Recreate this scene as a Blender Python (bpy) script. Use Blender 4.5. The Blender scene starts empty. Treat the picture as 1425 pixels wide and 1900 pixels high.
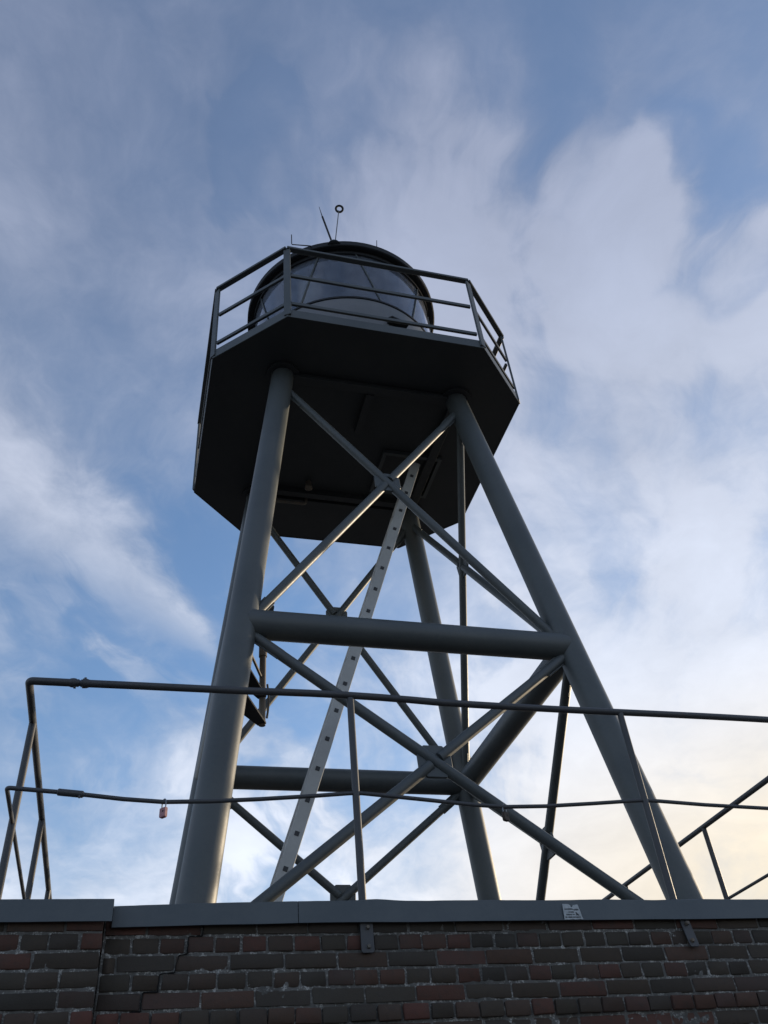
import bpy, bmesh, math, random
from mathutils import Vector, Matrix, noise
random.seed(7)
R = math.radians
S = bpy.context.scene
COL = S.collection

# ------------------------------------------------------------------ camera
cd = bpy.data.cameras.new('camera'); camo = bpy.data.objects.new('camera', cd); COL.objects.link(camo)
FW = Vector((0.2410, 0.7197, 0.6512)).normalized()
yaw, pitch, roll = 0.32314, 0.70895, -0.10580
FW = Vector((math.sin(yaw)*math.cos(pitch), math.cos(yaw)*math.cos(pitch), math.sin(pitch)))
RT = Vector((math.cos(yaw), -math.sin(yaw), 0)); UP = RT.cross(FW)
RT, UP = RT*math.cos(roll)+UP*math.sin(roll), UP*math.cos(roll)-RT*math.sin(roll)
M = Matrix.Identity(4)
for i in range(3):
    M[i][0] = RT[i]; M[i][1] = UP[i]; M[i][2] = -FW[i]
M[0][3], M[1][3], M[2][3] = 0.0, -4.3561, -1.3247
camo.matrix_world = M
cd.sensor_fit = 'HORIZONTAL'; cd.sensor_width = 36; cd.lens = 1594.34/1425*36
cd.clip_start = .05; cd.clip_end = 6000
S.camera = camo

# ------------------------------------------------------------------ world sky
SUN_AZ, SUN_EL = 66.0, 10.0          # degrees right of +Y, above the horizon
W = bpy.data.worlds.new('World'); S.world = W; W.use_nodes = True
nt = W.node_tree; nt.nodes.clear()
class X:
    """tiny expression builder for shader math nodes"""
    T = None
    def __init__(s, sock): s.s = sock
    @staticmethod
    def m(op, *a, clamp=False):
        n = X.T.nodes.new('ShaderNodeMath'); n.operation = op; n.use_clamp = clamp
        for i, v in enumerate(a):
            if isinstance(v, X): X.T.links.new(v.s, n.inputs[i])
            else: n.inputs[i].default_value = v
        return X(n.outputs[0])
    def __add__(s, o): return X.m('ADD', s, o)
    def __radd__(s, o): return X.m('ADD', s, o)
    def __sub__(s, o): return X.m('SUBTRACT', s, o)
    def __rsub__(s, o): return X.m('SUBTRACT', o, s)
    def __mul__(s, o): return X.m('MULTIPLY', s, o)
    def __rmul__(s, o): return X.m('MULTIPLY', s, o)
    def __truediv__(s, o): return X.m('DIVIDE', s, o)
    def __pow__(s, o): return X.m('POWER', s, o)
def step(v, a, b):
    n = X.T.nodes.new('ShaderNodeMapRange'); n.interpolation_type = 'SMOOTHSTEP'
    X.T.links.new(v.s, n.inputs[0]); n.inputs[1].default_value = a; n.inputs[2].default_value = b
    return X(n.outputs[0])
def vdot(vec, c):
    n = X.T.nodes.new('ShaderNodeVectorMath'); n.operation = 'DOT_PRODUCT'
    X.T.links.new(vec, n.inputs[0]); n.inputs[1].default_value = c
    return X(n.outputs['Value'])
def cxyz(x, y, z):
    n = X.T.nodes.new('ShaderNodeCombineXYZ')
    for i, v in enumerate((x, y, z)):
        if isinstance(v, X): X.T.links.new(v.s, n.inputs[i])
        else: n.inputs[i].default_value = v
    return n.outputs[0]
def fbm(vec, scale, detail=6, rough=.55, dist=0., w=None):
    n = X.T.nodes.new('ShaderNodeTexNoise'); n.noise_dimensions = '3D'
    X.T.links.new(vec, n.inputs['Vector']); n.inputs['Scale'].default_value = scale
    n.inputs['Detail'].default_value = detail; n.inputs['Roughness'].default_value = rough
    n.inputs['Distortion'].default_value = dist
    return X(n.outputs[0])
def mix(f, a, b):
    n = X.T.nodes.new('ShaderNodeMix'); n.data_type = 'RGBA'; n.clamp_factor = True
    for sock, v in ((n.inputs[0], f), (n.inputs[6], a), (n.inputs[7], b)):
        if isinstance(v, X): X.T.links.new(v.s, sock)
        elif hasattr(v, 'is_output'): X.T.links.new(v, sock)
        else: sock.default_value = v if isinstance(v, float) else (*v, 1)
    return n.outputs[2]
X.T = nt
tc = nt.nodes.new('ShaderNodeTexCoord'); DIR = tc.outputs['Generated']
sp = nt.nodes.new('ShaderNodeSeparateXYZ'); nt.links.new(DIR, sp.inputs[0])
dx, dy, dz = X(sp.outputs[0]), X(sp.outputs[1]), X(sp.outputs[2])
zz = X.m('MAXIMUM', dz, 0.0)
sky = nt.nodes.new('ShaderNodeTexSky'); sky.sky_type = 'NISHITA'; sky.sun_disc = False
sky.sun_elevation = R(SUN_EL); sky.sun_rotation = R(SUN_AZ); sky.altitude = 0
sky.air_density = 1.0; sky.dust_density = 0.6; sky.ozone_density = 3.5
SKY_STRENGTH = 0.15
# cloud sheet: a flat layer seen from below (direction projected on a plane)
den = zz + 0.30
px, py = dx/den, dy/den
P = cxyz(px, py, 0.0)
warp = fbm(P, 2.2, 4, .55)
warp2 = fbm(cxyz(px+5.2, py+1.7, 3.1), 2.2, 4, .55)
Pw = cxyz(px + (warp-.5)*.30, py + (warp2-.5)*.30, 2.3)
n1 = fbm(Pw, 2.1, 8, .54)                      # banks
a = R(62); u_ = px*math.cos(a) + py*math.sin(a); v_ = py*math.cos(a) - px*math.sin(a)
n2 = fbm(cxyz(u_*1.0 + (warp-.5)*.7, v_*2.6 + (warp2-.5)*.9, 9.6), 2.3, 8, .56)   # drawn-out wisps
n3 = fbm(Pw, 9.0, 6, .62)                      # mottling
dens = n1*.55 + n2*.45 + (n3-.5)*.36
dwn = nt.nodes.new('ShaderNodeVectorMath'); dwn.operation = 'ADD'
nt.links.new(DIR, dwn.inputs[0]); nt.links.new(cxyz((n1-.5)*.20, (n2-.5)*.20, (warp-.5)*.20), dwn.inputs[1])
DW = dwn.outputs[0]                            # ragged outlines for the open and the dense patches
def blob(c, r0, r1, amp):
    v = Vector(c).normalized()
    return step(vdot(DW, v), math.cos(R(r1)), math.cos(R(r0)))*amp
for c, r0, r1, amp in (((.273,.407,.872), 0, 13, .16), ((.335,.442,.832), 0, 12, .15), ((.50,.38,.776), 0, 13, .13),
                       ((.53,.58,.61), 0, 26, .17), ((.169,.338,.926), 0, 9, -.02),
                       ((.095,.44,.892), 0, 6, -.12), ((.446,.311,.839), 0, 9, -.30), ((-.02,.80,.60), 0, 10, -.05),
                       ((-.03,.86,.50), 0, 14, -.17), ((.30,.80,.52), 0, 15, -.05), ((-.10,.45,.89), 0, 18, .04), ((.0,.30,.95), 0, 7, -.08),
                       ((.0,.94,.34), 0, 16, .24), ((.29,.91,.29), 0, 18, .20), ((.62,.72,.28), 0, 22, .20), ((.46,.56,.69), 0, 15, .10)):
    dens = dens + blob(c, r0, r1, amp)
# long streak on the left: distance from a great circle, wide at one end and running out to a tip
s0, s2 = Vector((-.20, .712, .67)).normalized(), Vector((.075, .847, .527)).normalized()
nrm = s0.cross(s2).normalized()
across = vdot(DIR, nrm) + (n1-.5)*.10 + (n3-.5)*.05
tl = (s2-s0).normalized()
along = vdot(DIR, tl)
t0, t2 = s0.dot(tl), s2.dot(tl)
prog = (along - t0)*(1/(t2-t0))
wid = X.m('MAXIMUM', (1.12 - prog)*.10, .006)
q = X.m('ABSOLUTE', across)/wid
streak = (1.0 - step(q, .0, 1.15))*step(prog, -1.6, -.1)*(1.0-step(prog, .8, 1.15))
dens = dens + streak*.21
cover = step(dens, .31, .88)
sunv = (math.sin(R(SUN_AZ))*math.cos(R(SUN_EL)), math.cos(R(SUN_AZ))*math.cos(R(SUN_EL)), math.sin(R(SUN_EL)))
sd = vdot(DIR, sunv)
low = 1.0 - step(zz, .28, .97)
glow = step(sd, .56, .98)*(1.0-step(zz, .24, .50))
ccol = mix(low, (.172, .195, .265), (.42, .445, .50))
ccol = mix(glow*.95, ccol, (.47, .395, .275))
skyc = nt.nodes.new('ShaderNodeVectorMath'); skyc.operation = 'SCALE'
nt.links.new(sky.outputs[0], skyc.inputs[0]); skyc.inputs[3].default_value = 1.0
# thin veil of high cloud everywhere, denser where the noise says so
CL = nt.nodes.new('ShaderNodeVectorMath'); CL.operation = 'SCALE'
nt.links.new(ccol, CL.inputs[0]); nt.links.new((((n1-.5)*.5 + (n3-.5)*.35 + .86 + cover*.34)*(1/SKY_STRENGTH)).s, CL.inputs[3])
veil = .34 - blob((-.03, .86, .50), 3, 28, .24) + (1.0-step(zz, .2, .42))*.34
fac = veil + cover*(1.0-veil)*.92
final = mix(fac, skyc.outputs[0], CL.outputs[0])
bg = nt.nodes.new('ShaderNodeBackground'); bg.inputs[1].default_value = SKY_STRENGTH
nt.links.new(final, bg.inputs[0])
wo = nt.nodes.new('ShaderNodeOutputWorld'); nt.links.new(bg.outputs[0], wo.inputs[0])

# ------------------------------------------------------------------ sun, veiled and low on the right
sl = bpy.data.lights.new('sun', 'SUN'); so = bpy.data.objects.new('sun', sl); COL.objects.link(so)
sl.energy = 2.4; sl.angle = R(3); sl.color = (1.0, .80, .55)
so.rotation_euler = (-Vector(sunv)).to_track_quat('-Z', 'Y').to_euler()
so.location = (20, 8, 12)

S.render.engine = 'CYCLES'
S.view_settings.view_transform = 'Standard'; S.view_settings.look = 'None'
S.view_settings.exposure = 0.8; S.view_settings.gamma = 1.0; S.view_settings.use_curve_mapping = False

# ------------------------------------------------------------------ materials
def new_mat(name):
    m = bpy.data.materials.new(name); m.use_nodes = True; X.T = m.node_tree
    b = m.node_tree.nodes['Principled BSDF']
    return m, m.node_tree, b
def objvec(t):
    n = t.nodes.new('ShaderNodeTexCoord'); return n.outputs['Object']
def geopos(t):
    n = t.nodes.new('ShaderNodeNewGeometry'); return n.outputs['Position']
def bump(t, b, h, strength, dist=.005):
    n = t.nodes.new('ShaderNodeBump'); n.inputs['Strength'].default_value = strength; n.inputs['Distance'].default_value = dist
    t.links.new(h.s, n.inputs['Height']); t.links.new(n.outputs[0], b.inputs['Normal'])
def paint(name, c, c2, rough=.45, rust=.0, metal=0., spec=.5, rlow=.68):
    m, t, b = new_mat(name); v = geopos(t)
    big = fbm(v, 2.2, 5, .6); fine = fbm(v, 38, 4, .6)
    col = mix(step(big*.7+fine*.3, .35, .65), c, c2)
    if rust:
        r = fbm(v, 14, 6, .7, .5)
        col = mix(step(r, rlow, rlow+.08)*rust, col, (.11, .045, .022))
    t.links.new(col, b.inputs['Base Color'])
    rr = fine*.22 + (rough-.11)
    t.links.new(rr.s, b.inputs['Roughness']); b.inputs['Metallic'].default_value = metal
    b.inputs['Specular IOR Level'].default_value = spec
    bump(t, b, fine + big*.6, .12, .003)
    return m
M_STEEL = paint('grey_steel_paint', (.060, .071, .075), (.079, .090, .092), .48, .35, rlow=.70)
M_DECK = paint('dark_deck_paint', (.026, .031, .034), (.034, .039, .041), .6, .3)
M_RAIL = paint('railing_grey_paint', (.040, .044, .050), (.056, .058, .063), .5, .5, rlow=.64)
M_GALV = paint('galvanised_ladder', (.42, .43, .425), (.50, .51, .50), .55, 0., .0)
M_RUNG = paint('ladder_rung_dark', (.035, .038, .042), (.05, .05, .055), .6)
M_COPE = paint('coping_sheet_paint', (.060, .073, .079), (.078, .091, .095), .5, .25, rlow=.72)
M_BLACK = paint('black_roof_paint', (.020, .022, .025), (.028, .030, .033), .7, spec=.25)
M_DRUM = paint('lantern_parapet_paint', (.13, .14, .15), (.165, .17, .18), .5, .3)
M_OLD = paint('rusty_fixture', (.10, .095, .085), (.15, .12, .09), .65, .7, rlow=.58)
def mat_brick():
    m, t, b = new_mat('weathered_brick')
    oi = t.nodes.new('ShaderNodeObjectInfo'); v = geopos(t)
    ramp = t.nodes.new('ShaderNodeValToRGB'); t.links.new(oi.outputs['Random'], ramp.inputs[0])
    e = ramp.color_ramp; e.interpolation = 'LINEAR'
    cs = [(0, (.052, .046, .037)), (.22, (.061, .047, .036)), (.42, (.045, .041, .036)), (.56, (.074, .050, .038)), (.70, (.092, .044, .033)), (.80, (.056, .045, .039)), (.92, (.108, .046, .035)), (1, (.049, .042, .035))]
    e.elements[0].position = 0; e.elements[0].color = (*cs[0][1], 1); e.elements[1].position = 1; e.elements[1].color = (*cs[-1][1], 1)
    for p, c in cs[1:-1]:
        k = e.elements.new(p); k.color = (*c, 1)
    n = fbm(v, 30, 6, .65); g = fbm(v, 4, 5, .6); f = fbm(v, 160, 3, .6)
    col = mix(step(n, .45, .75)*.5, ramp.outputs[0], (.044, .040, .035))
    col = mix(step(g, .5, .75)*.45, col, (.062, .058, .050))
    lime = fbm(v, 55, 6, .7, .8)
    col = mix(step(lime, .69, .77)*.4, col, (.18, .18, .17))
    t.links.new(col, b.inputs['Base Color']); b.inputs['Roughness'].default_value = .85
    b.inputs['Specular IOR Level'].default_value = .3
    bump(t, b, n + f*.4, .6, .004)
    return m
M_BRICK = mat_brick()
def mat_mortar():
    m, t, b = new_mat('old_lime_mortar'); v = geopos(t)
    n = fbm(v, 26, 6, .7); g = fbm(v, 2.2, 5, .6); f = fbm(v, 120, 4, .7)
    col = mix(step(g, .35, .65), (.072, .071, .066), (.130, .127, .119))
    col = mix(step(n*.5+f*.5, .52, .58)*step(g, .34, .55), col, (.38, .38, .36))
    col = mix(step(1.0-n, .56, .7)*.6, col, (.055, .055, .05))
    t.links.new(col, b.inputs['Base Color']); b.inputs['Roughness'].default_value = .95
    bump(t, b, n + f*.5, .8, .006)
    return m
M_MORTAR = mat_mortar()
def plain(name, c, rough=.6, metal=0.):
    m, t, b = new_mat(name); v = objvec(t); f = fbm(v, 60, 4, .6)
    t.links.new(mix(step(f, .35, .7), c, tuple(x*.75 for x in c)), b.inputs['Base Color'])
    b.inputs['Roughness'].default_value = rough; b.inputs['Metallic'].default_value = metal
    return m
M_CRACK = plain('crack_gap_shade', (.006, .006, .006), 1.)  # black painted in for the shade inside the crack
M_PAPER = plain('sticker_paper', (.42, .46, .48), .7)
M_INK = plain('sticker_ink', (.02, .025, .03), .7)
M_PINK = plain('padlock_pink_lacquer', (.42, .20, .22), .5, .0)
M_BRASS = plain('padlock_tarnished_brass', (.045, .032, .026), .5, .4)
M_SHACKLE = plain('shackle_steel', (.20, .21, .23), .35, .8)
M_ROOF = paint('bitumen_roof', (.05, .05, .05), (.07, .07, .068), .9)
def mat_ground():
    m, t, b = new_mat('pavement'); v = geopos(t)
    n = fbm(v, 1.2, 6, .6); f = fbm(v, 60, 4, .6)
    t.links.new(mix(n*.6+f*.4, (.045, .045, .047), (.085, .083, .08)), b.inputs['Base Color']); b.inputs['Roughness'].default_value = .9
    bump(t, b, f, .5, .01); return m
M_GROUND = mat_ground()
def mat_glass():
    m = bpy.data.materials.new('lantern_glass'); m.use_nodes = True; t = m.node_tree; X.T = t
    t.nodes.clear(); v = geopos(t)
    dirt = fbm(v, 6, 5, .6)
    tr = t.nodes.new('ShaderNodeBsdfTransparent'); tr.inputs[0].default_value = (.78, .83, .88, 1)
    gl = t.nodes.new('ShaderNodeBsdfGlossy'); gl.inputs['Roughness'].default_value = .06; gl.inputs[0].default_value = (.9, .93, 1, 1)
    df = t.nodes.new('ShaderNodeBsdfDiffuse'); df.inputs[0].default_value = (.34, .37, .43, 1)
    fr = t.nodes.new('ShaderNodeFresnel'); fr.inputs[0].default_value = 1.5
    m1 = t.nodes.new('ShaderNodeMixShader'); t.links.new((X(fr.outputs[0])*1.3).s, m1.inputs[0])
    t.links.new(tr.outputs[0], m1.inputs[1]); t.links.new(gl.outputs[0], m1.inputs[2])
    m2 = t.nodes.new('ShaderNodeMixShader'); t.links.new((step(dirt, .3, .8)*.16+.10).s, m2.inputs[0])
    t.links.new(m1.outputs[0], m2.inputs[1]); t.links.new(df.outputs[0], m2.inputs[2])
    o = t.nodes.new('ShaderNodeOutputMaterial'); t.links.new(m2.outputs[0], o.inputs[0])
    return m
M_GLASS = mat_glass()
def mat_lens():
    m, t, b = new_mat('optic_glass'); b.inputs['Base Color'].default_value = (.16, .18, .23, 1)
    b.inputs['Roughness'].default_value = .15; b.inputs['Metallic'].default_value = .3; return m
M_LENS = mat_lens()

# ------------------------------------------------------------------ mesh helpers
class MB:
    def __init__(s): s.v = []; s.f = []
    def add(s, vs, fs):
        o = len(s.v); s.v += [tuple(x) for x in vs]; s.f += [tuple(i+o for i in f) for f in fs]; return s
    def box(s, lo, hi):
        x0, y0, z0 = lo; x1, y1, z1 = hi
        return s.add([(x0,y0,z0),(x1,y0,z0),(x1,y1,z0),(x0,y1,z0),(x0,y0,z1),(x1,y0,z1),(x1,y1,z1),(x0,y1,z1)],
              [(0,3,2,1),(4,5,6,7),(0,1,5,4),(1,2,6,5),(2,3,7,6),(3,0,4,7)])
    def beam(s, p, q, w, h, side=None):
        """rectangular bar p->q, w across 'side', h in the other direction"""
        p, q = Vector(p), Vector(q); d = (q-p).normalized()
        sd_ = Vector(side) if side else d.cross(Vector((0,0,1)))
        sd_ = (sd_ - d*sd_.dot(d)).normalized(); t = d.cross(sd_)
        vs = []
        for c in (p, q):
            for i, j in ((-1,-1),(1,-1),(1,1),(-1,1)): vs.append(c + sd_*(i*w/2) + t*(j*h/2))
        return s.add(vs, [(0,1,2,3),(7,6,5,4),(0,4,5,1),(1,5,6,2),(2,6,7,3),(3,7,4,0)])
    def tube(s, pts, r, n=16, cap=True, closed=False):
        pts = [Vector(p) for p in pts]; rs = r if isinstance(r, (list, tuple)) else [r]*len(pts)
        N = len(pts); d0 = (pts[1]-pts[0]).normalized()
        u = d0.cross(Vector((0,0,1)));  u = d0.cross(Vector((1,0,0))) if u.length < 1e-3 else u
        u.normalize(); vs = []
        for i, p in enumerate(pts):
            if closed: d = (pts[(i+1) % N]-pts[i-1]).normalized()
            else: d = (pts[min(i+1, N-1)]-pts[max(i-1, 0)]).normalized()
            u = (u-d*u.dot(d)).normalized(); w = d.cross(u)
            k = 1.0
            if 0 < i < N-1:
                c = (pts[i]-pts[i-1]).normalized().dot(d); k = 1/max(c, .5)
            for j in range(n):
                a_ = 2*math.pi*j/n; vs.append(p + (u*math.cos(a_)+w*math.sin(a_))*rs[i]*(k if k < 1.3 else 1.3))
        fs = []
        for i in range(N if closed else N-1):
            i2 = (i+1) % N
            for j in range(n):
                k = (j+1) % n; fs.append((i*n+j, i*n+k, i2*n+k, i2*n+j))
        if cap and not closed:
            fs.append(tuple(range(n))[::-1]); fs.append(tuple((N-1)*n+j for j in range(n)))
        return s.add(vs, fs)
    def lathe(s, prof, c, n=72, a0=0., a1=360., closed=True):
        full = abs(a1-a0) >= 360; m_ = n if full else n+1; vs = []
        for r, z in prof:
            for j in range(m_):
                a_ = R(a0+(a1-a0)*j/n); vs.append((c[0]+r*math.cos(a_), c[1]+r*math.sin(a_), c[2]+z))
        fs = []; k = len(prof)
        for i in range(k if closed else k-1):
            i2 = (i+1) % k
            for j in range(n):
                j2 = (j+1) % m_; fs.append((i*m_+j, i*m_+j2, i2*m_+j2, i2*m_+j))
        if not full and closed:
            fs.append(tuple(i*m_ for i in range(k))); fs.append(tuple(i*m_+n for i in range(k))[::-1])
        return s.add(vs, fs)
    def prism(s, poly, off):
        off = Vector(off); n = len(poly); vs = [Vector(p) for p in poly]; vs += [v+off for v in vs]
        return s.add(vs, [tuple(range(n))[::-1], tuple(range(n, 2*n))] + [(i, (i+1) % n, (i+1) % n+n, i+n) for i in range(n)])
    def mesh(s, name, mat, sharp=35, bevel=0):
        me = bpy.data.meshes.new(name); me.from_pydata(s.v, [], s.f)
        bm = bmesh.new(); bm.from_mesh(me); bmesh.ops.recalc_face_normals(bm, faces=bm.faces)
        if bevel:
            bmesh.ops.bevel(bm, geom=[e for e in bm.edges if e.is_manifold and e.calc_face_angle(0) > .5], offset=bevel, segments=1, affect='EDGES', clamp_overlap=True)
        bm.to_mesh(me); bm.free()
        me.shade_smooth(); me.set_sharp_from_angle(angle=R(sharp))
        me.materials.append(mat); return me
    def build(s, name, mat, parent=None, sharp=35, bevel=0):
        return link(name, s.mesh(name, mat, sharp, bevel), parent)
def link(name, me, parent=None):
    o = bpy.data.objects.new(name, me); COL.objects.link(o)
    if parent: o.parent = parent; o.matrix_parent_inverse = parent.matrix_world.inverted()
    return o
def tag(o, label=None, cat=None, group=None, kind=None):
    for k, v in (('label', label), ('category', cat), ('group', group), ('kind', kind)):
        if v: o[k] = v
    return o
def empty(name, loc):
    o = bpy.data.objects.new(name, None); COL.objects.link(o); o.location = loc; o.empty_display_size = .2
    o.matrix_world = Matrix.Translation(loc); return o

# ------------------------------------------------------------------ ground
GZ = -2.92
tag(MB().add([(-1500,-1500,GZ),(1500,-1500,GZ),(1500,1500,GZ),(-1500,1500,GZ)], [(0,1,2,3)]).build('ground', M_GROUND), kind='structure')

# ------------------------------------------------------------------ brick building
BX0, BX1, BY1 = -.70, 4.66, 4.26          # outer faces; the front is y = 0
PX, PD = -.085, .08                        # pier on the left corner, proud by PD
bld = tag(empty('brick_building', (2.0, 2.1, GZ)), 'low dark red and brown brick building with grey metal coping carrying the steel tower', 'building')
ROOFZ = -.30
# mortar bed: front skins are fine grids with an uneven face, the core is a box behind them
def mortar_skin(x0, x1, z0, z1, y, st=.012):
    mb = MB(); nx = int((x1-x0)/st); nz = int((z1-z0)/st); vs = []
    for j in range(nz+1):
        for i in range(nx+1):
            x = x0+(x1-x0)*i/nx; z = z0+(z1-z0)*j/nz
            d = noise.noise(Vector((x*22, z*22, 1.3)))*.0052 + noise.noise(Vector((x*70, z*70, 4.3)))*.0030
            vs.append((x, y + .0058 - d, z))
    fs = [(j*(nx+1)+i, j*(nx+1)+i+1, (j+1)*(nx+1)+i+1, (j+1)*(nx+1)+i) for j in range(nz) for i in range(nx)]
    mb.add(vs, fs); return mb
ZB = -.78
def quad(mb, a_, b_, c_, d_): mb.add([a_, b_, c_, d_], [(0,1,2,3)])
mort = mortar_skin(PX, BX1, ZB, -.03, 0).build('mortar_bed', M_MORTAR, bld, 80)
tag(mort, kind='stuff')
pm = mortar_skin(BX0+.004, PX-.006, ZB, -.03, -PD)
pm.box((PX-.03, -PD+.012, ZB), (PX-.007, .02, -.03))
tag(pm.build('mortar_bed', M_MORTAR, bld, 80), kind='stuff')
core = MB().box((BX0+.012, .024, GZ), (BX1-.012, BY1-.012, ROOFZ-.02))
core.box((BX0+.010, -PD+.02, GZ), (PX-.012, .03, ZB+.001)); core.box((BX0+.013, -PD+.02, ZB-.01), (PX-.03, .03, -.04))
core.box((PX-.02, .010, GZ), (BX1-.012, .03, ZB+.001))
core.box((BX0+.013, .0245, ROOFZ-.03), (BX1-.013, .30, -.014))
core.box((BX0+.014, .302, ROOFZ-.03), (BX0+.28, BY1-.014, -.014)); core.box((BX1-.28, .302, ROOFZ-.03), (BX1-.014, BY1-.014, -.014))
core.box((BX0+.282, BY1-.28, ROOFZ-.03), (BX1-.282, BY1-.015, -.014))
core.build('wall_core', M_MORTAR, bld)
MB().box((BX0+.30, .32, ROOFZ-.05), (BX1-.30, BY1-.30, ROOFZ)).build('roof_slab', M_ROOF, bld)

def brick_mesh(L, H, D, k):
    rnd = random.Random(k); bm = bmesh.new(); bmesh.ops.create_cube(bm, size=1)
    for v in bm.verts: v.co = Vector((v.co.x*L, v.co.y*D, v.co.z*H))
    bmesh.ops.bevel(bm, geom=list(bm.edges), offset=.0045, segments=1, affect='EDGES')
    for v in bm.verts: v.co += Vector((rnd.uniform(-1,1)*.0034, rnd.uniform(-1,1)*.0018, rnd.uniform(-1,1)*.0030))
    me = bpy.data.meshes.new('brick'); bm.to_mesh(me); bm.free(); me.materials.append(M_BRICK); me.shade_smooth(); me.set_sharp_from_angle(angle=R(50)); return me
CH = .0758
ST = [brick_mesh(.240, .0645, .11, 100+i) for i in range(6)]
HE = [brick_mesh(.1155, .0645, .11, 200+i) for i in range(7)]
rows = [(-.070, -.146)] + [(-.146-CH*i, -.146-CH*(i+1)) for i in range(7)]
def brick(x0, x1, zt, zb, y, meshes, full):
    """a brick between x0 and x1; cut ones get a squeezed copy of the same mesh"""
    w = x1-x0; o = link('brick', random.choice(meshes), bld)
    o.location = Vector(((x0+x1)/2 + random.uniform(-.002, .002), y+.055+random.uniform(-.0035, .003), (zt+zb)/2+random.uniform(-.0018, .0018)))
    o.location -= bld.location; o.matrix_parent_inverse = Matrix.Identity(4)
    o.rotation_euler = (random.uniform(-.012, .012), random.uniform(-.011, .011), random.uniform(-.012, .012))
    o.scale = ((w-.0105)/full, 1, 1)
def course(xa, xb, zt, zb, y, joint0, pitch, meshes, full):
    k = math.ceil((xa - joint0)/pitch - 1e-6); xs = [xa]; x = joint0+k*pitch
    while x < xb-.035:
        if x > xa+.035: xs.append(x + random.uniform(-.006, .006))
        x += pitch
    xs.append(xb)
    for p, q in zip(xs, xs[1:]): brick(p, q, zt, zb, y, meshes, full)
J = [(.356, .2505), (.7907, .1257), (.487, .2512), (.308, .1268), (.360, .2500), (1.295, .1275), (.43, .2505)]
for i, (zt, zb) in enumerate(rows[:7]):
    j0, pt = J[i]; hd = i in (1, 3, 5)
    proud = -.011 if i == 5 else 0.0
    if i >= 6: proud = .003
    course(PX+.004, BX1, zt, zb, proud, j0, pt, HE if hd else ST, .1155 if hd else .240)
    course(BX0, PX, zt, zb, -PD, -.245 + (0.06 if i % 4 == 1 else 0) + (.125 if i % 4 == 2 else 0), pt, HE if hd else ST, .1155 if hd else .240)
# the remaining courses of the front and the other three sides, out of the picture: one joined part
mb = MB(); rnd = random.Random(5)
def rest_face(o, d, nrm_, length, z0, z1):
    o, d, nrm_ = Vector(o), Vector(d), Vector(nrm_); z = z1; r_ = 0
    while z - CH > z0 - .02:
        p = .25 if r_ % 2 == 0 else .125; x = -rnd.uniform(.02, .1)
        while x < length:
            a0, a1 = max(x, 0)+.005, min(x+p, length)-.005
            if a1-a0 > .03:
                A_, B_ = o+d*a0, o+d*a1; f_ = nrm_*rnd.uniform(.0, .004); bk = -nrm_*.03
                vs = [A_+bk, B_+bk, B_+f_, A_+f_]; lo_, hi_ = Vector((0,0,z-CH+.006)), Vector((0,0,z-.006))
                mb.add([v+lo_ for v in vs]+[v+hi_ for v in vs], [(0,3,2,1),(4,5,6,7),(0,1,5,4),(1,2,6,5),(2,3,7,6),(3,0,4,7)])
            x += p
        z -= CH; r_ += 1
zr = rows[6][1]
rest_face((PX+.004, .006, 0), (1,0,0), (0,-1,0), BX1-PX-.004, GZ, zr)
rest_face((BX0, -PD, 0), (1,0,0), (0,-1,0), PX-BX0, GZ, zr)
rest_face((BX1, .115, 0), (0,1,0), (1,0,0), BY1-.115, GZ, -.06)
rest_face((BX0, .115-PD, 0), (0,1,0), (-1,0,0), BY1-.115+PD, GZ, -.06)
rest_face((BX0, BY1, 0), (1,0,0), (0,1,0), BX1-BX0, GZ, -.06)
tag(mb.build('brick', M_BRICK, bld, 50), kind='stuff')
# stepped crack through the joints: a black ribbon, the open gap's shade as colour
ck = [(.357,-.097),(.353,-.146),(.292,-.150),(.291,-.221),(.253,-.228),(.240,-.297),(.176,-.302),(.173,-.372),(.111,-.376),(.108,-.448),(.06,-.452),(.055,-.52)]
mb = MB(); pts = []
for (xa, za), (xb, zb_) in zip(ck, ck[1:]):
    for k in range(4): pts.append((xa+(xb-xa)*k/4+random.uniform(-.0025,.0025), za+(zb_-za)*k/4+random.uniform(-.0025,.0025)))
L_ = [(x-.0028*random.uniform(.4,1.3), -.0030, z-.0028*random.uniform(.4,1.3)) for x, z in pts]; R_ = [(x+.0028*random.uniform(.4,1.3), -.0030, z+.0028*random.uniform(.4,1.3)) for x, z in pts]
nP = len(pts); mb.add(L_+R_+[(x, .004, z) for x, y, z in L_]+[(x, .004, z) for x, y, z in R_], [(i, i+1, nP+i+1, nP+i) for i in range(nP-1)] + [(i, i+1, 2*nP+i+1, 2*nP+i) for i in range(nP-1)] + [(nP+i, nP+i+1, 3*nP+i+1, 3*nP+i) for i in range(nP-1)])
mb.build('crack', M_CRACK, bld)

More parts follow.
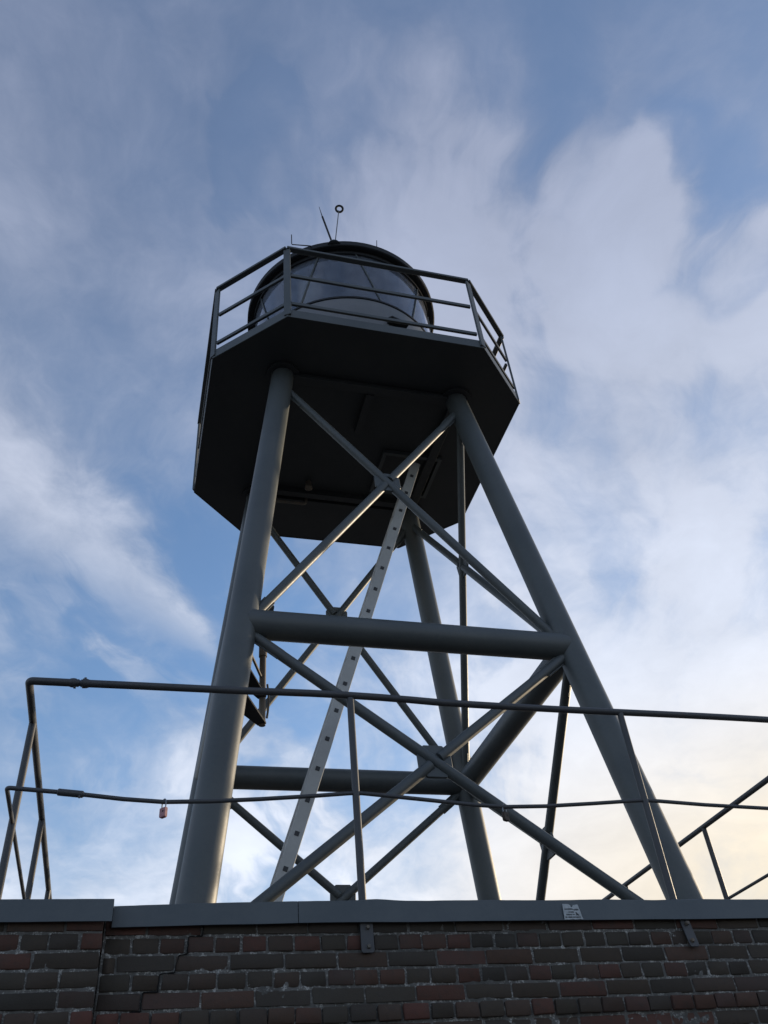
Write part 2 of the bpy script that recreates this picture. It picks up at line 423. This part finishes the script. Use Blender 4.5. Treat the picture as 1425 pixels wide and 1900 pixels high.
# coping: folded sheet pieces with a front drop, a sloping top and a drip lip
def cope_dip(x):                                        # the sheet sags a little towards the pier
    return -.020*max(0, min(1, (1.0-x)/1.05))**1.5
def coping(x0, x1, y, drop=.103, lift=0., dip=True, back=.34, seed=0):
    mb = MB(); n = max(2, int((x1-x0)/.03)); prof = []
    for i in range(n+1):
        x = x0+(x1-x0)*i/n; z = lift + (cope_dip(x) if dip else 0) + noise.noise(Vector((x*3.1, seed, 2)))*.0035 + noise.noise(Vector((x*14, seed, 8)))*.0012
        if abs(x-1.20) < .13 and dip: z += .006*(1-abs(x-1.20)/.13)
        w = noise.noise(Vector((x*4.1, seed, 5)))*.003
        zb = lift-drop+(cope_dip(x)*.6 if dip else 0) + noise.noise(Vector((x*2.5, seed, 9)))*.003
        prof.append([(x, y+back, z+.012), (x, y+.012, z+.002), (x, y+.004+w*.3, z), (x, y+w*.5, z-.005), (x, y-.002+w, zb+.008), (x, y-.008+w, zb), (x, y+.004, zb+.001), (x, y+.004, z-.012), (x, y+back, z-.004)])
    k = len(prof[0]); vs = [p for r_ in prof for p in r_]
    fs = [(i*k+j, i*k+(j+1) % k, (i+1)*k+(j+1) % k, (i+1)*k+j) for i in range(n) for j in range(k)]
    fs += [tuple(range(k)), tuple(n*k+j for j in range(k))[::-1]]
    return mb.add(vs, fs)
coping(BX0-.03, PX+.030, -PD-.026, seed=1, dip=False, lift=-.012, drop=.098).build('coping_sheet', M_COPE, bld, 40)
coping(PX+.031, .800, -.030, seed=2).build('coping_sheet', M_COPE, bld, 40)
coping(.8035, 4.69, -.030, seed=3).build('coping_sheet', M_COPE, bld, 40)
MB().box((BX0-.03, .26, -.10), (BX0+.30, BY1+.03, .008)).build('coping_sheet', M_COPE, bld, bevel=.004)
MB().box((BX1-.30, .311, -.10), (BX1+.03, BY1+.03, .008)).build('coping_sheet', M_COPE, bld, bevel=.004)
MB().box((BX0+.302, BY1-.30, -.10), (BX1-.302, BY1+.03, .008)).build('coping_sheet', M_COPE, bld, bevel=.004)

# ------------------------------------------------------------------ roof railing
XC, XR, YR, YB, HT, HM = -.631, 4.593, .03, 4.19, 1.1545, .576
rail = tag(empty('roof_railing', (1.14, .03, 0)), 'dark grey pipe railing with sagging thin lower rail along the roof edge', 'railing')
def arc(p, c, q, n=5, r=.05):
    """points rounding the corner c between p and q"""
    p, c, q = Vector(p), Vector(c), Vector(q); a_ = c+(p-c).normalized()*r; b_ = c+(q-c).normalized()*r
    return [(a_*(1-t)**2 + c*2*t*(1-t) + b_*t*t) for t in (i/n for i in range(n+1))]
# top rail in lengths between couplings and corners
def tr(x): return HT + .0045*math.sin(x*2.1) + (.010 if .6 < x < 1.7 else 0)*math.cos((x-1.14)*2.6)
pts = [(XC, 3.5, HT)] + arc((XC, 2, HT), (XC, YR, HT-.006), (0, YR, HT-.004), r=.028) + [(-.376, YR, HT-.004)]
MB().tube(pts, .0212, 14).build('handrail', M_RAIL, rail)
pts = [(-.366, YR, HT-.004)] + [(x, YR, tr(x)) for x in [-.1+.2*i for i in range(24)]]
pts = pts + arc((4.5, YR, tr(4.5)), (XR, YR, HT), (XR, 1, HT), r=.028) + [(XR, YB-.04, HT)]
MB().tube(pts, .0212, 14).build('handrail', M_RAIL, rail)
MB().tube([(XC, 3.5, HT)] + arc((XC, 3.5, HT), (XC, YB, HT), (1, YB, HT)) + arc((1, YB, HT), (XR, YB, HT), (XR, YB-.5, HT)), .0212, 12).build('handrail', M_RAIL, rail)
# coupling with two clamp lips
mb = MB().tube([(-.425, YR, HT-.004), (-.418, YR, HT-.004), (-.405, YR, HT-.004), (-.392, YR, HT-.004), (-.384, YR, HT-.004)], [.0215, .0245, .026, .0245, .0175], 14)
mb.tube([(-.384, YR, HT-.004), (-.362, YR, HT-.004), (-.356, YR, HT-.004), (-.336, YR, HT-.004), (-.322, YR, HT-.004)], [.0165, .0175, .0275, .0262, .0215], 14)
mb.box((-.401, YR-.007, HT-.035), (-.389, YR+.007, HT-.02)); mb.box((-.352, YR-.007, HT+.014), (-.340, YR+.007, HT+.03))
mb.build('coupling', M_RAIL, rail)
# thin lower rail: a rod that sags between its posts
KN = [(-.614,.549),(-.386,.537),(-.273,.528),(-.07,.509),(.131,.499),(.37,.509),(.611,.526),(.9,.551),(1.10,.571),(1.139,.574),(1.18,.573),(1.38,.558),(1.565,.544),(1.80,.525),(1.992,.517),(2.25,.527),(2.553,.550),(2.80,.571),(2.90,.578),(3.0,.575),(3.3,.560),(3.739,.548),(4.2,.555),(4.56,.57)]
pts = [(XC, YB, .56), (XC, .5, .56)] + arc((XC, 1, .56), (XC+.003, YR, .552), (0, YR, .53), r=.02) + [(x, YR, z) for x, z in KN[1:-1]] + arc((4.2, YR, .556), (XR, YR, .570), (XR, 1, .575), r=.02) + [(XR, 1.85, .576), (XR, YB, .576)]
MB().tube(pts, .0112, 12).build('lower_rail', M_RAIL, rail)
mb = MB().tube([(-.392, YR, .5375), (-.386, YR, .537), (-.27, YR, .528), (-.262, YR, .5275)], [.0115, .0175, .0175, .0115], 12)
mb.tube([(-.283, YR-.01, .505), (-.283, YR-.01, .520)], .005, 6); mb.build('rail_sleeve', M_RAIL, rail)
# posts with straps bolted to the brick face
def post(x, y, z0=-.02, zt=None, bend=0):
    zt = zt or HT
    mb = MB().tube([(x, y, z0), (x, y, .3), (x+bend, y, HM-.02), (x+bend, y, HM+.02), (x, y, .9), (x, y, zt-.012)], .0205, 14)
    mb.tube([(x, y, -.004), (x, y, .006), (x, y, .014)], [.036, .034, .022], 14)
    return mb.build('post', M_RAIL, rail)
post(1.139, YR, zt=1.158)
post(2.8999, YR)
for y in (.50, 1.93, 3.42): post(XC, y)
for y in (1.86, 3.3): post(XR, y)
for x in (1.1, 2.9): post(x, YB)
for x0, x1, zb, tilt in ((1.107, 1.172, -.236, 0), (2.872, 2.928, -.238, .012)):
    st = MB().prism([(x0, -.016, -.085), (x1, -.016, -.085), (x1+tilt, -.020-tilt, zb+.008), (x1-.008+tilt, -.020-tilt, zb), (x0+.008+tilt, -.020-tilt, zb), (x0+tilt, -.020-tilt, zb+.008)], (0, .010, 0)).build('fixing_strap', M_RAIL, rail, bevel=.0015)
    xm = (x0+x1)/2
    for zc in (-.122, -.208):
        MB().tube([(xm+.004, .006, zc), (xm+.004, -.026-tilt, zc), (xm+.004, -.032-tilt, zc)], [.011, .011, .008], 6).build('bolt', M_OLD, st)
    MB().prism([(x0+.006, -.008, -.098), (x1-.006, -.008, -.098), (x1-.006, .028, -.098), (x0+.006, .028, -.098)], (0, 0, .09)).build('strap_neck', M_RAIL, rail)

# ------------------------------------------------------------------ padlocks hung on the lower rail
def padlock(name, x, z, mat, rz, label, sx=1.):
    e = tag(empty(name, (x, YR, z)), label, 'padlock')
    mt = Matrix.Translation((x, YR, z)) @ Matrix.Rotation(R(rz), 4, 'Z')
    w, d, h = .020*sx, .0105, .050
    poly = [(-w, -d, -.031), (w, -d, -.031), (w, -d, -.031-h*.85), (w*.8, -d, -.031-h), (-w*.8, -d, -.031-h), (-w, -d, -.031-h*.85)]
    b = MB().prism(poly, (0, 2*d, 0)).build('body', mat, e, bevel=.0025); b.data.transform(mt)
    sh = [(-.013, 0, -.034), (-.013, 0, -.006)] + [(-.013*math.cos(t), 0, -.006+.021*math.sin(t)) for t in [math.pi*k/8 for k in range(1, 8)]] + [(.013, 0, -.006), (.013, 0, -.034)]
    s_ = MB().tube(sh, .0034, 8).build('shackle', M_SHACKLE, e); s_.data.transform(mt)
    k = MB().tube([(.006, -d-.0015, -.05), (.006, -d+.002, -.05)], .005, 10).build('keyhole', M_INK, b); k.data.transform(mt)
    return e
padlock('padlock', .131, .499, M_PINK, -48, 'small pink padlock hanging from the thin lower rail')
padlock('padlock', 1.992, .517, M_BRASS, 25, 'small tarnished brown padlock on the lower rail in front of a diagonal brace', 1.)

# ------------------------------------------------------------------ torn sticker on the coping
YS = -.0385
stk = [(2.193,-.024),(2.226,-.025),(2.232,-.029),(2.236,-.030),(2.238,-.041),(2.244,-.041),(2.249,-.035),(2.252,-.030),(2.279,-.027),(2.287,-.060),(2.291,-.086),(2.296,-.100),(2.289,-.101),(2.278,-.099),(2.262,-.101),(2.247,-.101),(2.243,-.099),(2.215,-.101),(2.189,-.101)]
sk = tag(MB().prism([(x, YS, z) for x, z in stk], (0, -.0008, 0)).build('sticker', M_PAPER), 'torn pale paper sticker with dark print on the grey coping', 'sticker')
ink = MB(); rnd = random.Random(3)
def words(z, x0, x1, h, gaps):
    x = x0
    while x < x1:
        w = rnd.uniform(.0022, .0042)
        if not any(a_ <= x <= b_ for a_, b_ in gaps):
            hh = h*rnd.choice((.75, .85, 1, 1)); y_ = YS-.0012
            ink.add([(x, y_, z-hh/2), (x+w, y_, z-hh/2), (x+w, y_, z+hh/2), (x, y_, z+hh/2)], [(0,1,2,3)])
        x += w+.0009
words(-.050, 2.199, 2.224, .0075, []); words(-.050, 2.2265, 2.243, .008, []); words(-.053, 2.255, 2.2765, .008, [])
words(-.0645, 2.2195, 2.2265, .0065, []); words(-.0645, 2.230, 2.247, .007, [])
words(-.077, 2.204, 2.234, .0075, []); words(-.077, 2.238, 2.252, .006, []); words(-.079, 2.258, 2.268, .006, [])
words(-.0895, 2.196, 2.208, .0075, []); words(-.0895, 2.211, 2.233, .0075, []); words(-.0895, 2.237, 2.282, .006, [])
y_ = YS-.0013
ink.add([(2.243,y_,-.046),(2.250,y_,-.052),(2.258,y_,-.055),(2.256,y_,-.058),(2.244,y_,-.053)], [(0,1,2,3,4)])
ink.add([(2.257,y_,-.065),(2.264,y_,-.066),(2.272,y_,-.076),(2.278,y_,-.078),(2.274,y_,-.083),(2.262,y_,-.078)], [(0,1,2,3,4,5)])
ink.build('print', M_INK, sk)

# ------------------------------------------------------------------ the lighthouse tower
TX, TY, W0, KW, H, ZO = 1.8674, 2.1224, 1.5275, .11381, 5.347, 5.4127
BASE = ROOFZ
tower = tag(empty('lighthouse_tower', (TX, TY, BASE)), 'four legged grey steel lighthouse with octagonal gallery and glazed round lantern', 'lighthouse')
def wz(z): return W0-KW*z
def leg(sx, sy, z): w = wz(z); return Vector((TX+sx*w, TY+sy*w, z))
LR, ZBM, BR = .1095, 2.156, .038
CN = [(-1,-1), (1,-1), (1,1), (-1,1)]
for sx, sy in CN:
    l = MB().tube([leg(sx, sy, BASE+.012), leg(sx, sy, ZO-.012)], LR, 40).build('leg', M_STEEL, tower)
    t_ = leg(sx, sy, ZO-.03)
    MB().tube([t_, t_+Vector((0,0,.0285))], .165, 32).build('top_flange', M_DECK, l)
    b_ = leg(sx, sy, BASE)
    MB().box((b_.x-.17, b_.y-.17, BASE+.001), (b_.x+.17, b_.y+.17, BASE+.026)).build('base_plate', M_STEEL, l)
for i in range(4):
    a_, b_ = CN[i], CN[(i+1) % 4]
    P_, Q_ = leg(*a_, ZBM), leg(*b_, ZBM); d_ = (Q_-P_).normalized()
    MB().tube([P_+d_*.03, Q_-d_*.03], .1085, 36).build('crossbeam', M_STEEL, tower)
    for zt, zb in ((5.22, 2.11), (2.12, -.12)):
        A0, B0, A1, B1 = leg(*a_, zt), leg(*b_, zt), leg(*a_, zb), leg(*b_, zb)
        n_ = (B1-A1).cross(A0-A1).normalized()
        # node where the diagonals cross
        t_ = wz(zt)/(wz(zt)+wz(zb)); nd = A0+(B1-A0)*t_
        d1 = (B1-A0).normalized(); d2 = (A1-B0).normalized()
        def brace(p, q):
            d = (q-p).normalized()
            return MB().tube([p, q], BR, 18).build('brace', M_STEEL, tower)
        def fin(p, d, par):                  # slotted end plate where the brace meets the leg
            MB().beam(p+d*.11, p+d*.36, .012, .094, n_).build('end_plate', M_STEEL, par, bevel=.003)
        k1 = brace(A0+d1*.10, B1-d1*.10); fin(A0, d1, k1); fin(B1, -d1, k1)
        k2 = brace(B0+d2*.10, nd-d2*.045); fin(B0, d2, k2)
        k3 = brace(nd+d2*.045, A1-d2*.10); fin(A1, -d2, k3)
        ex = (B1-A1).normalized(); ez = n_.cross(ex); r_ = .118; c_ = .052
        poly = [nd+ex*x+ez*z-n_*.011 for x, z in ((-r_,-r_+c_), (-r_+c_,-r_), (r_-c_,-r_), (r_,-r_+c_), (r_,r_-c_), (r_-c_,r_), (-r_+c_,r_), (-r_,r_-c_))]
        MB().prism(poly, n_*.022).build('gusset_plate', M_STEEL, tower, bevel=.003)

# gallery deck ------------------------------------------------------
OA, OC = 1.6201, .6322; OB = OA-OC
OV = [(-OB,-OA), (OB,-OA), (OA,-OB), (OA,OB), (OB,OA), (-OB,OA), (-OA,OB), (-OA,-OB)]
def ov(i, z, k=0.): x, y = OV[i % 8]; s_ = 1-k/OA; return Vector((TX+x*s_, TY+y*s_, z))
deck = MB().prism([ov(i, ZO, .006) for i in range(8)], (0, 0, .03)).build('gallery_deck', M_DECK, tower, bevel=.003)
for i in range(8):                          # outer upstand, one plate for each side
    a_, b_ = ov(i, 0), ov(i+1, 0); d_ = (b_-a_).normalized(); n_ = Vector((d_.y, -d_.x, 0))
    poly = [Vector((p.x, p.y, ZO-.004)) for p in (a_, b_, b_-n_*.009-d_*.004, a_-n_*.009+d_*.004)]
    MB().prism(poly, (0, 0, .112)).build('kerb_plate', M_STEEL, deck)
# joists under the plate
wt = wz(ZO)
for sgn in (-1, 1):
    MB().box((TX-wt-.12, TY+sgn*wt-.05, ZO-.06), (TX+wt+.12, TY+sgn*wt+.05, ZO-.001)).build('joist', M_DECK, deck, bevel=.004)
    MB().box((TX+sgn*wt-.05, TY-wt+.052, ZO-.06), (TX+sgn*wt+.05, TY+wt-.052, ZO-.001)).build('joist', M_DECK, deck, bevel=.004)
MB().box((TX-.04, TY-wt+.052, ZO-.07), (TX+.04, TY-.30, ZO-.001)).build('joist', M_DECK, deck)
MB().box((TX-wt+.052, TY+.72, ZO-.07), (TX+wt-.052, TY+.80, ZO-.001)).build('joist', M_DECK, deck)
# hatch frame above the ladder
for lo, hi in (((2.22, 2.06, ZO-.05), (2.26, 2.72, ZO-.001)), ((2.86, 2.06, ZO-.05), (2.90, 2.72, ZO-.001)), ((2.262, 2.06, ZO-.05), (2.858, 2.10, ZO-.001)), ((2.262, 2.68, ZO-.05), (2.858, 2.72, ZO-.001))):
    MB().box(lo, hi).build('hatch_frame', M_STEEL, deck)
# conduit with an elbow and a small lamp below the deck
MB().tube([(.98, 2.98, ZO-.11)] + arc((.98, 2.98, ZO-.11), (1.52, 2.98, ZO-.11), (1.52, 2.98, ZO-.02), r=.05) + [(1.52, 2.98, ZO-.01)], .018, 10).build('conduit', M_OLD, deck)
MB().tube([(1.50, 2.72, ZO-.001), (1.50, 2.72, ZO-.05), (1.50, 2.72, ZO-.10), (1.50, 2.72, ZO-.115)], [.03, .035, .045, .03], 14).build('bulkhead_lamp', M_OLD, deck)
# gallery railing
HR = ZO+1.155
top = MB()
for i in range(8):
    a_, b_ = ov(i, HR-.016), ov(i+1, HR-.016)
    top.beam(a_, b_, .058, .032, (b_-a_).cross(Vector((0,0,1))))
gr = top.build('gallery_railing', M_STEEL, tower, bevel=.004)
for i in range(8):
    p = ov(i, ZO+.02, .004); c_ = Vector((TX-p.x, TY-p.y, 0)).normalized(); sd_ = Vector((-c_.y, c_.x, 0))
    MB().beam(p, Vector((p.x, p.y, HR-.033)), .070, .022, sd_).build('railing_post', M_STEEL, gr, bevel=.003)
    a_, b_ = ov(i, 0, .012), ov(i+1, 0, .012); d_ = (b_-a_).normalized()
    for hz in (.22, .685):
        MB().beam(a_+d_*.03+Vector((0,0,ZO+hz)), b_-d_*.03+Vector((0,0,ZO+hz)), .026, .042, d_.cross(Vector((0,0,1)))).build('mid_rail', M_STEEL, gr, bevel=.003)
# lantern --------------------------------------------------------------
LC = (TX, TY, 0); RG = 1.10
lan = MB().lathe([(RG, ZO+.031), (RG, 6.66), (RG-.03, 6.66), (RG-.03, ZO+.031)], LC, 96).build('lantern', M_DRUM, tower)
MB().lathe([(RG+.008, 6.672), (RG+.008, 6.698), (RG-.04, 6.703), (RG-.04, 6.655)], LC, 96).build('glazing_sill', M_BLACK, lan)
MB().lathe([(RG+.010, 7.54), (RG+.010, 7.60), (RG-.04, 7.60), (RG-.04, 7.54)], LC, 96).build('glazing_head', M_BLACK, lan)
# roof: brim with a fascia, then a shallow cone with a knob
prof = [(0.001, 8.02), (.12, 8.02), (.16, 7.99), (.6, 7.90), (1.0, 7.76), (1.165, 7.69), (1.185, 7.675), (1.185, 7.60), (1.172, 7.592), (1.165, 7.60), (1.05, 7.605), (.6, 7.66), (0.001, 7.70)]
MB().lathe(prof, LC, 96, closed=False).build('lantern_roof', M_BLACK, lan)
mids = [200.5+36*k for k in range(10)]
def mull(k, z):                    # angle of bar k at height z; bars lean alternately
    t = (z-6.70)/(7.55-6.70); s_ = 1 if k % 2 == 0 else -1
    return mids[k % 10] + (360 if k >= 10 else 0) + s_*6.8*(.5-t)*2*.95
for k in range(10):
    pts = [(TX+(RG-.004)*math.cos(R(mull(k, z))), TY+(RG-.004)*math.sin(R(mull(k, z))), z) for z in [6.70+.85*j/6 for j in range(7)]]
    MB().tube(pts, .0095, 8).build('mullion', M_STEEL, lan)
    mb = MB(); nz, na = 3, 14; vs = []
    for r_ in (RG-.018, RG-.012):
        for j in range(nz+1):
            z = 6.704+(7.546-6.704)*j/nz; a0, a1 = mull(k, z)+.55, mull(k+1, z)-.55
            for i in range(na+1):
                a_ = R(a0+(a1-a0)*i/na); vs.append((TX+r_*math.cos(a_), TY+r_*math.sin(a_), z))
    m_ = (nz+1)*(na+1); fs = []
    for j in range(nz):
        for i in range(na):
            q = (j*(na+1)+i, j*(na+1)+i+1, (j+1)*(na+1)+i+1, (j+1)*(na+1)+i); fs += [q[::-1], tuple(v+m_ for v in q)]
    for i in range(na):
        for j in (0, nz):
            a_ = j*(na+1)+i; fs.append((a_, a_+1, a_+1+m_, a_+m_))
    for j in range(nz):
        for i in (0, na):
            a_ = j*(na+1)+i; fs.append((a_, a_+na+1, a_+na+1+m_, a_+m_))
    mb.add(vs, fs).build('glass_pane', M_GLASS, lan)
# optic inside: pedestal and ribbed drum lens
prof = [(0.001, 6.25), (.30, 6.25), (.30, 6.62), (.42, 6.66)]
for j in range(9): prof += [(.44, 6.68+j*.075), (.47, 6.70+j*.075), (.44, 6.75+j*.075)]
prof += [(.30, 7.42), (0.001, 7.45)]
MB().lathe(prof, LC, 48, closed=False).build('lens_drum', M_LENS, lan)
# small vent hood on the parapet
ha = R(286.5); hc = Vector((TX+RG*math.cos(ha), TY+RG*math.sin(ha), 0)); hn = Vector((math.cos(ha), math.sin(ha), 0)); ht = Vector((-hn.y, hn.x, 0))
z_ = Vector((0,0,1))
mb = MB().prism([hc-ht*.11-hn*.02+z_*6.42, hc-ht*.11+hn*.10+z_*6.33, hc-ht*.11+hn*.10+z_*6.31, hc-ht*.11-hn*.02+z_*6.31], ht*.22)
mb.build('vent_hood', M_BLACK, lan)
# rods on the roof edge
b_ = Vector((1.535, .992, 7.655))
ar = MB().tube([b_+Vector((-.01,.03,-.02)), Vector((1.407, .992, 8.187))], .0115, 8).tube([(1.407, .992, 8.18), (1.374, .992, 8.40)], [.0065, .003], 8).build('antenna_rod', M_BLACK, lan)
MB().tube([b_+Vector((0,.03,-.03)), b_+Vector((0,.03,.0)), b_+Vector((0,.03,.012))], [.085, .075, .02], 16).build('rod_socket', M_STEEL, lan)
MB().tube([b_+Vector((.01,.03,0)), Vector((1.620, .992, 8.40))], .006, 8).build('antenna_stem', M_STEEL, lan)
rc = Vector((1.629, .992, 8.445))
ring = []
for k in range(24):
    t = 2*math.pi*k/24; ring.append(rc + RT*(.043*math.cos(t)) + (UP*.75+Vector((0,.4,.2))*.35).normalized()*(.043*math.sin(t)))
MB().tube(ring, .0135, 8, closed=True).build('antenna_ring', M_BLACK, lan)
MB().tube([(1.30, 1.13, 7.63), (1.262, 1.072, 7.625), (1.045, 1.072, 7.585)] + [(1.041, 1.072, 7.60), (1.041, 1.072, 7.79)], .0055, 8).build('lightning_rod', M_BLACK, lan)
MB().tube([(2.055, 1.022, 7.66), (2.074, 1.022, 7.93)], [.006, .004], 8).build('lightning_rod', M_BLACK, lan)
# ladder ----------------------------------------------------------------
YL = 2.15
def lx(z): return 1.10 + (z-.85)*(2.575-1.10)/(5.23-.85)
la = Vector((lx(BASE+.02), 0, BASE+.02)); lb = Vector((lx(5.36), 0, 5.36)); ld = (lb-la).normalized()
lad = MB()
for y in (YL, YL+.42):
    lad.beam((la.x, y+.014, la.z), (lb.x, y+.014, lb.z), .028, .105, (0,1,0))
lad = lad.build('ladder', M_GALV, tower, bevel=.003)
z = -.17
while z < 5.15:
    if z > BASE+.05:
        MB().beam((lx(z), YL-.004, z), (lx(z), YL+.452, z), .036, .036, ld).build('rung', M_RUNG, lad)
    z += .2655
# pole on brackets behind the front left leg -------------------------------
YP = 1.20; xp = .790
pole = MB().tube([(xp, YP, 1.555), (xp, YP, 2.12)], .0245, 16).tube([(xp, YP, 2.115), (xp, YP, 2.34)], .031, 16).build('mast_pole', M_OLD, tower)
for z0, z1 in ((1.56, 1.575), (1.77, 1.785)):
    zc = leg(-1, -1, z0); dv = Vector((xp-zc.x, YP-zc.y, 0)); sd_ = Vector((-dv.y, dv.x, 0)).normalized()
    a_ = Vector((zc.x, zc.y, z0)); b_ = Vector((xp, YP, z0))
    MB().prism([a_+sd_*.09, a_-sd_*.09, b_-sd_*.032, b_+sd_*.032], (0,0,z1-z0)).build('bracket_plate', M_BLACK, pole)
MB().tube([leg(-1,-1,2.05)+Vector((.05,.08,0)), (xp-.01, YP-.01, 1.93)], .011, 8).build('stay', M_OLD, pole)
MB().tube([(xp+.035, YP+.01, 1.62)] + [(xp+.035+.012*math.sin(k*.5), YP+.01, 1.62+.045*k) for k in range(1, 7)], .008, 8).build('cable_loop', M_OLD, pole)
MB().prism([(xp-.02, YP, 2.33), (xp+.05, YP, 2.33), (xp+.085, YP, 2.58), (xp+.055, YP, 2.62)], (0, .05, 0)).build('pole_head', M_BLACK, pole)
